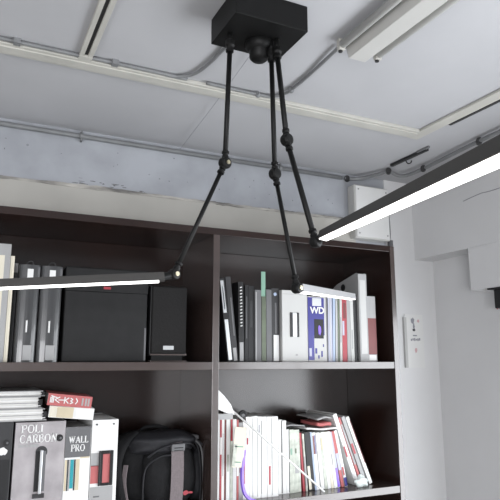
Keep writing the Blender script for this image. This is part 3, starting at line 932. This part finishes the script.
for x0, za, x1, zb in ((0.008, 0.008, 0.008, 0.024), (0.012, 0.008, 0.012, 0.026), (0.016, 0.008, 0.016, 0.026), (0.008, 0.028, 0.030, 0.022), (0.020, 0.017, 0.034, 0.026), (0.020, 0.017, 0.034, 0.009),
                        (0.030, 0.017, 0.046, 0.018), (0.048, 0.008, 0.048, 0.027), (0.050, 0.018, 0.060, 0.026), (0.050, 0.018, 0.060, 0.009), (0.064, 0.025, 0.072, 0.022), (0.072, 0.022, 0.065, 0.017), (0.065, 0.017, 0.073, 0.013), (0.073, 0.013, 0.064, 0.009), (0.080, 0.026, 0.086, 0.018), (0.086, 0.018, 0.080, 0.009)):
    d_ = V((x1 - x0, 0, zb - za))
    new('spine_stroke', ribbon([(x0, -0.0008, za), (x1, -0.0008, zb)], V((0, 1, 0)).cross(d_), 0.0028, 0.0012), 'white', t)
for x0 in (0.098, 0.108, 0.116):
    new('spine_bar', B(((x0, -0.0008, 0.006), (x0 + 0.005, 0.0004, 0.028))), 'lgrey', t)

# ------------------------------------------------------------------ backpack
bp = thing('backpack', 'black nylon backpack with grey webbing strap and buckle on lower shelf', 'backpack', (0.605, 2.02, ZL))


def soft(cx, cy, cz, rx, ry, rz, ex=3.2, wob=0.02, seed=0, nu=40, nv=24, flat_bottom=None, sag=0.0):
    bm = bmesh.new()
    rr = random.Random(seed)
    ph = [rr.uniform(0, 6.28) for _ in range(6)]
    rings = []
    sg = lambda v, e: math.copysign(abs(v) ** (2 / e), v)
    for j in range(nv + 1):
        phi = -math.pi / 2 + math.pi * j / nv
        ring = []
        for i in range(nu):
            th = 2 * math.pi * i / nu
            x = sg(math.cos(phi), ex) * sg(math.cos(th), ex)
            y = sg(math.cos(phi), ex) * sg(math.sin(th), ex)
            z = sg(math.sin(phi), ex)
            k = 1 + wob * (math.sin(5 * x + 3 * z + ph[0]) + math.sin(7 * z + 4 * y + ph[1]) + 0.6 * math.sin(11 * x - 6 * z + ph[2]))
            X, Y, Z = cx + rx * x * k, cy + ry * y * k, cz + rz * z * k
            Z -= sag * x * x * rz * (1 if z > 0 else 0)
            if flat_bottom is not None:
                Z = max(Z, flat_bottom)
            ring.append(bm.verts.new((X, Y, Z)))
        rings.append(ring)
    for a, b in zip(rings, rings[1:]):
        for i in range(nu):
            bm.faces.new((a[i], a[(i + 1) % nu], b[(i + 1) % nu], b[i]))
    bmesh.ops.remove_doubles(bm, verts=bm.verts, dist=1e-5)
    return bm


new('body', soft(-0.006, 0.0, 0.116, 0.147, 0.095, 0.117, 3.4, 0.016, 3, flat_bottom=0.001, sag=0.12), 'cloth', bp, smooth=True)
new('front_pocket', soft(0.025, -0.085, 0.095, 0.092, 0.045, 0.098, 3.0, 0.02, 5, flat_bottom=0.001), 'cloth', bp, smooth=True)
new('lid_flap', soft(0.005, -0.045, 0.196, 0.118, 0.085, 0.038, 2.8, 0.03, 9), 'cloth2', bp, smooth=True)
new('side_pocket', soft(0.135, -0.03, 0.085, 0.030, 0.06, 0.085, 2.6, 0.02, 11, flat_bottom=0.001), 'cloth2', bp, smooth=True)
new('shoulder_strap', ribbon(smooth_path([(-0.085, -0.07, 0.232), (-0.125, -0.10, 0.205), (-0.150, -0.115, 0.15), (-0.146, -0.12, 0.09), (-0.130, -0.125, 0.03), (-0.115, -0.13, 0.002)], 6), (0.75, -0.6, 0), 0.032, 0.008), 'cloth', bp, smooth=True)
new('strap_pad', ribbon(smooth_path([(-0.120, -0.112, 0.140), (-0.128, -0.125, 0.09), (-0.118, -0.132, 0.03), (-0.106, -0.137, 0.004)], 5), (0.8, -0.6, 0), 0.014, 0.004), 'strap', bp)
w1 = new('webbing', ribbon(smooth_path([(0.040, -0.112, 0.214), (0.041, -0.134, 0.180), (0.042, -0.137, 0.12), (0.040, -0.140, 0.06), (0.037, -0.138, 0.001)], 6), (1, 0, 0), 0.042, 0.003), 'strap', bp)
bu = new('buckle', B(((0.018, -0.146, 0.176), (0.063, -0.132, 0.199))), 'mgrey', bp, bevel=0.003)
new('buckle_slot', B(((0.027, -0.1470, 0.185), (0.057, -0.1455, 0.188))), 'blackc', bu)
new('buckle_slot', B(((0.027, -0.1470, 0.178), (0.057, -0.1455, 0.180))), 'blackc', bu)
new('zip_piping', T(smooth_path([(-0.055, -0.128, 0.16), (-0.02, -0.138, 0.185), (0.03, -0.142, 0.197), (0.085, -0.128, 0.196), (0.118, -0.095, 0.175)], 6), 0.0035, 8), 'cloth2', bp, smooth=True)
new('zip_piping', T(smooth_path([(-0.062, -0.115, 0.01), (-0.066, -0.120, 0.07), (-0.058, -0.125, 0.13), (-0.02, -0.136, 0.160), (0.02, -0.137, 0.165)], 6), 0.003, 8), 'cloth2', bp, smooth=True)
for dx in (0.0, 0.010, 0.020):
    new('side_cord', T(smooth_path([(0.105 + dx * .5, -0.075, 0.205), (0.128 + dx, -0.088, 0.180), (0.136 + dx, -0.095, 0.12), (0.138 + dx, -0.095, 0.05), (0.136 + dx, -0.095, 0.003)], 5), 0.0032, 8), 'mgrey' if dx == 0.010 else 'cloth2', bp, smooth=True)
new('strap_knot', soft(0.118, -0.075, 0.208, 0.020, 0.016, 0.010, 2.2, 0.03, 2, nu=16, nv=10), 'mgrey', bp, smooth=True)
new('carry_handle', T(smooth_path([(-0.05, 0.0, 0.225), (-0.035, -0.01, 0.240), (0.01, -0.015, 0.243), (0.045, -0.01, 0.232), (0.055, 0.0, 0.222)], 6), 0.006, 10), 'cloth', bp, smooth=True)
new('red_emblem', blob(0.072, 0.045, 0.010, 0.008, y=-0.1345, seed=21), 'red', bp)
new('red_emblem', blob(0.090, 0.044, 0.008, 0.004, y=-0.1300, seed=22), 'red', bp)

# ------------------------------------------------------------------ lower right compartment: magazines
# (x0, x1, height top, cover, lean, marks, label)
low = [
    (0.7900, 0.8000, 1.412, 'white', 0, (), 'white magazine standing against the divider on the lower shelf'),
    (0.8010, 0.8075, 1.412, 'red', 0, (('pale_patch', .55, .75, 'white', .1, .9),), 'thin red magazine second from divider on lower shelf'),
    (0.8085, 0.8180, 1.410, 'white', 0, (('spine_text', .3, .8, 'inkg', .4, .6),), 'white magazine between thin red and dark red ones'),
    (0.8190, 0.8240, 1.411, 'dred', 0, (), 'very thin dark red magazine, lower shelf, third from the left cluster'),
    (0.8250, 0.8380, 1.408, 'white', 0, (('spine_text', .35, .55, 'ggrey', .2, .7),), 'white magazine just left of the hanging cream tag'),
    (0.8390, 0.8480, 1.412, 'ggrey', 0, (('red_patch', .70, .99, 'red', .1, .9),), 'pale magazine with red upper spine behind the white stick'),
    (0.8490, 0.8620, 1.400, 'white', 0, (), 'white magazine behind the cream tag'),
    (0.8630, 0.8700, 1.398, 'pinkred', 0, (('white_patch', .3, .7, 'white'),), 'thin faded red magazine behind the cream tag'),
    (0.8710, 0.8860, 1.388, 'lgrey', 0, (('dark_print', .35, .75, 'dred', .2, .7),), 'grey magazine with dark red print above the purple strip'),
    (0.8870, 0.8975, 1.390, 'white', 0, (('spine_text', .2, .6, 'pinkred', .4, .7),), 'white magazine right of the dark red print'),
    (0.8985, 0.9120, 1.406, 'white', 0, (('spine_text', .66, .74, 'red', .2, .6),), 'white magazine with a small red mark, beside thick white ones'),
    (0.9130, 0.9250, 1.406, 'white', 0, (('spine_line', .02, .98, 'lgrey', .85, 1.0),), 'white book with grey edge line left of the tallest group'),
    (0.9260, 0.9440, 1.407, 'white', 0, (('spine_line', .02, .98, 'lgrey', .9, 1.0),), 'white book, leftmost of the tall white group'),
    (0.9450, 0.9570, 1.405, 'white', 0, (('spine_text', .8, .9, 'inkg', .3, .6),), 'white book with small grey text near its top'),
    (0.9580, 0.9800, 1.404, 'white', 0, (('spine_line', .05, .95, 'lgrey', .0, .1),), 'broad white book in the middle of tall white group'),
    (0.9810, 0.9980, 1.403, 'white', 0, (('red_text', .15, .38, 'red', .35, .75),), 'white book with a red vertical mark low on its spine'),
    (0.9990, 1.0240, 1.403, 'white', 0, (('spine_line', .02, .98, 'lgrey', .0, .08),), 'broad white book, last of the tall white group'),
    (1.0250, 1.0400, 1.388, 'white', 0, (('dark_edge', .01, .99, 'dgrey', .75, .95),), 'shorter white magazine with dark edge beside tall group'),
    (1.0410, 1.0560, 1.385, 'white', 0, (), 'shorter white magazine right of the dark edged one'),
    (1.0570, 1.0680, 1.353, 'white', 0, (('dark_edge', .01, .99, 'mgrey', .8, 1.0),), 'low white magazine left of the pale green ones'),
    (1.0690, 1.0860, 1.352, 'ggrey', 0, (('green_patch', .6, .7, 'green', .2, .6),), 'low pale green magazine with darker green patch'),
    (1.0870, 1.1150, 1.350, 'ggrey', -1.5, (('printed_ring', .30, .42, 'lgrey', .2, .8), ('printed_mark', .62, .70, 'olive', .3, .5)), 'broad patterned pale green magazine on lower shelf'),
    (1.1250, 1.1340, 1.338, 'red', -4, (), 'thin red magazine left of the black one'),
    (1.1350, 1.1420, 1.335, 'ggrey', -4, (('spine_text', .1, .6, 'lgrey'),), 'thin greenish magazine between red and black'),
    (1.1490, 1.1720, 1.338, 'blackc', -5, (('beige_patch', .02, .42, 'creamc', .0, .45),), 'black magazine leaning left on the lower shelf'),
    (1.1740, 1.1800, 1.338, 'lblue', -5, (), 'thin pale blue magazine right of the black one'),
    (1.1815, 1.1960, 1.336, 'white', -5, (('red_patch', .62, .95, 'dred', .1, .5), ('blue_patch', .62, .95, 'blue', .6, .8)), 'white magazine with dark red and blue upper marks'),
    (1.1980, 1.2130, 1.335, 'white', -5.5, (), 'plain white leaning magazine right of the marked one'),
    (1.2150, 1.2260, 1.334, 'ggrey', -6, (('olive_patch', .7, .9, 'beige', .2, .8),), 'greenish leaning magazine with beige patch'),
    (1.2280, 1.2410, 1.336, 'white', -7, (), 'white leaning magazine under the clutter of papers'),
    (1.2430, 1.2540, 1.336, 'creamc', -7.5, (), 'cream leaning magazine under the clutter'),
    (1.2560, 1.2690, 1.336, 'white', -8, (('spine_text', .4, .6, 'lgrey', .3, .7),), 'white leaning magazine left of the purple edged one'),
    (1.2710, 1.2830, 1.334, 'lav', -9, (('purple_edge', .01, .35, 'purple', .1, .9),), 'leaning magazine with a purple lower spine'),
    (1.2880, 1.3000, 1.336, 'pinkred', -11, (('pale_patch', .3, .6, 'lav'),), 'faded red leaning magazine right of purple edged one'),
    (1.3040, 1.3160, 1.338, 'white', -12, (('blue_patch', .01, .16, 'blue'), ('red_patch', .20, .35, 'red', .1, .7)), 'leaning magazine with blue foot and red print'),
]
for x0, x1, zt, c, ln, mk, lb in low:
    if x0 > 1.0:
        x0, x1 = x0 * 1.012, x1 * 1.012
    book(x0, x1, ZL, zt, lb, c, mk, depth=0.20, yf=(1.918 if x0 > 1.02 else 1.897) + 0.004 * random.random(), lean=rad(ln))
big = [
    (1.3650, 1.3820, 1.396, 'white', -20, (('red_patch', .4, .55, 'red', .0, .4),), 'large white magazine leaning steeply, left of the leaning pair'),
    (1.3890, 1.3980, 1.384, 'pinkred', -21, (('pale_patch', .3, .9, 'lgrey', .2, 1.0),), 'thin faded red magazine between the two large leaning ones'),
    (1.4040, 1.4190, 1.386, 'lgrey', -21, (('red_patch', .45, .6, 'red', .1, .7),), 'large grey magazine leaning, second from the right end'),
    (1.4290, 1.4430, 1.384, 'white', -22, (('red_edge', .3, .95, 'dred', .8, 1.0),), 'rightmost leaning white magazine on the lower shelf'),
]
for x0, x1, zt, c, ln, mk, lb in big:
    book(x0, x1, ZL + 0.001, zt, lb, c, mk, depth=0.20, yf=1.918, lean=rad(ln))

# papers and leaflets lying on top of the lower magazines


def sheet(name, label, cat, x0, x1, y0, y1, z, m, amp=0.006, seed=0, slope=0.0, th=0.0025, curl=0.0):
    rr = random.Random(seed)
    ph = rr.uniform(0, 6)
    bm = bmesh.new()
    nx, ny = 18, 10
    g1, g2 = [], []
    for i in range(nx + 1):
        r1, r2 = [], []
        for j in range(ny + 1):
            u, v = i / nx, j / ny
            zz_ = z + slope * u + amp * (math.sin(u * 7 + ph) + math.sin(v * 4 + u * 3 + ph)) * 0.5 + amp + curl * (1 - v) ** 3 * math.sin(u * math.pi)
            x, y = x0 + (x1 - x0) * u, y0 + (y1 - y0) * v
            r1.append(bm.verts.new((x, y, zz_)))
            r2.append(bm.verts.new((x, y, zz_ + th)))
        g1.append(r1)
        g2.append(r2)
    for i in range(nx):
        for j in range(ny):
            bm.faces.new((g1[i][j], g1[i][j + 1], g1[i + 1][j + 1], g1[i + 1][j]))
            bm.faces.new((g2[i][j], g2[i + 1][j], g2[i + 1][j + 1], g2[i][j + 1]))
    for i in range(nx):
        for j in (0, ny):
            bm.faces.new((g1[i][j], g1[i + 1][j], g2[i + 1][j], g2[i][j]))
    for j in range(ny):
        for i in (0, nx):
            bm.faces.new((g1[i][j], g1[i][j + 1], g2[i][j + 1], g2[i][j]))
    return tag(new(name, bm, m, smooth=True), label, cat)


sheet('plastic_sleeve', 'translucent grey plastic sleeve lying over the low magazines', 'sleeve', 1.07, 1.145, 1.915, 2.06, 1.3560, 'lgrey', 0.004, 1, th=0.003, curl=0.006)
sheet('leaflet', 'curled white leaflet lying on top of leaning magazines', 'leaflet', 1.150, 1.285, 1.912, 2.06, 1.3420, 'white', 0.004, 4, th=0.006)
sheet('leaflet', 'grey crumpled leaflet, topmost of the pile on the magazines', 'leaflet', 1.205, 1.285, 1.925, 2.08, 1.379, 'lgrey', 0.006, 6, slope=-0.004, th=0.006)
sheet('leaflet', 'small red and white leaflet tucked in the pile of papers', 'leaflet', 1.200, 1.262, 1.918, 2.04, 1.3565, 'pinkred', 0.003, 9, slope=0.0, th=0.012)

# cream tag hanging in front of the magazines
t = thing('paper_tag', 'cream paper tag hanging from the stick in front of magazines', 'tag', (0.868, 1.872, 1.30))
new('tag_sheet', B(((-0.030, 0, -0.055), (0.012, 0.0015, 0.075))), 'creamc', t, rot=(0, rad(6), 0))
new('tag_print', B(((-0.024, -0.0006, 0.010), (0.006, 0.0004, 0.014)), ((-0.020, -0.0006, -0.040), (0.002, 0.0004, -0.036))), 'green', t, rot=(0, rad(6), 0))
new('tag_band', B(((-0.030, -0.0006, -0.052), (-0.016, 0.0004, 0.02))), 'ggrey', t, rot=(0, rad(6), 0))

t = tag(new('purple_strap', ribbon(smooth_path([(0.884, 1.880, 1.300), (0.876, 1.876, 1.262), (0.872, 1.874, 1.210), (0.880, 1.874, 1.165), (0.900, 1.874, 1.142), (0.922, 1.878, 1.134)], 6), (0.3, -1, 0), 0.009, 0.009), 'purple'),
        'curved purple plastic strip standing in front of the magazines', 'strip')
t = thing('tape_roll', 'small black ring resting on top of the lower magazines', 'tape roll', (0.893, 1.915, 1.4095))
bm = bmesh.new()
tube(bm, [V((0.013 * math.cos(a * math.pi / 12), 0, 0.013 * math.sin(a * math.pi / 12))) for a in range(25)], 0.0055, 8, caps=False)
bmesh.ops.remove_doubles(bm, verts=bm.verts, dist=1e-5)
new('ring', bm, 'blackc', t, smooth=True)
new('core', T([(0, -0.006, 0), (0, 0.006, 0)], 0.0075, 14), 'mgrey', t)

# white stick with paper flag leaning across the magazines
t = thing('flag_stick', 'white stick with small paper flag leaning diagonally across magazines', 'stick', (1.190, 1.864, 1.1405))
top_ = V((-0.375, 0, 0.305))
new('stick', T([(0, 0, 0), tuple(top_)], 0.0034, 10), 'white', t, smooth=True)
bm = bmesh.new()
fl_ = [(-0.352, 0.278), (-0.366, 0.312), (-0.390, 0.340), (-0.4135, 0.362), (-0.4135, 0.298), (-0.380, 0.284)]
a = [bm.verts.new((x, -0.004, z)) for x, z in fl_]
b = [bm.verts.new((x, -0.001, z)) for x, z in fl_]
bm.faces.new(a)
bm.faces.new(b[::-1])
for i in range(len(fl_)):
    bm.faces.new((a[i], b[i], b[(i + 1) % 6], a[(i + 1) % 6]))
new('paper_flag', bm, 'white', t)
new('flag_hem', B(((-0.4135, -0.006, 0.264), (-0.360, -0.0015, 0.283))), 'lgrey', t)

# crumpled clear plastic at the foot of the leaning magazines
tag(new('plastic_wrap', soft(1.372, 1.890, 1.155, 0.030, 0.012, 0.022, 1.7, 0.12, 31, nu=26, nv=18, flat_bottom=1.1355), 'plastic', smooth=True),
    'crumpled milky plastic wrap at the foot of the leaning magazines', 'wrapper')

# ------------------------------------------------------------------ repeats share a group
GROUPS = {'magazine': 'magazines on the lower right shelf', 'booklet': 'thin booklets on the upper right shelf',
          'ring_binder': 'ring binders on the upper left shelf', 'album': 'albums stacked flat on the file boxes',
          'ceiling_cable': 'thin cables along the ceiling', 'conduit': 'conduit pipes round the top of the room',
          'leaflet': 'leaflets piled on the magazines'}
for o in list(S.objects):
    if o.parent or 'label' not in o:
        continue
    k = o.name.split('.')[0]
    if k in GROUPS:
        o['group'] = GROUPS[k]
    elif k == 'file_box' and o.location.z < 1.4:
        o['group'] = 'file boxes on the lower left shelf'
    elif k == 'folder' and o.location.x < 0.5:
        o['group'] = 'folders at the left end of the top shelf'
    elif k == 'book':
        o['group'] = 'dark books on the upper right shelf' if o.location.x > 0.7 else 'books lying flat on the file boxes'
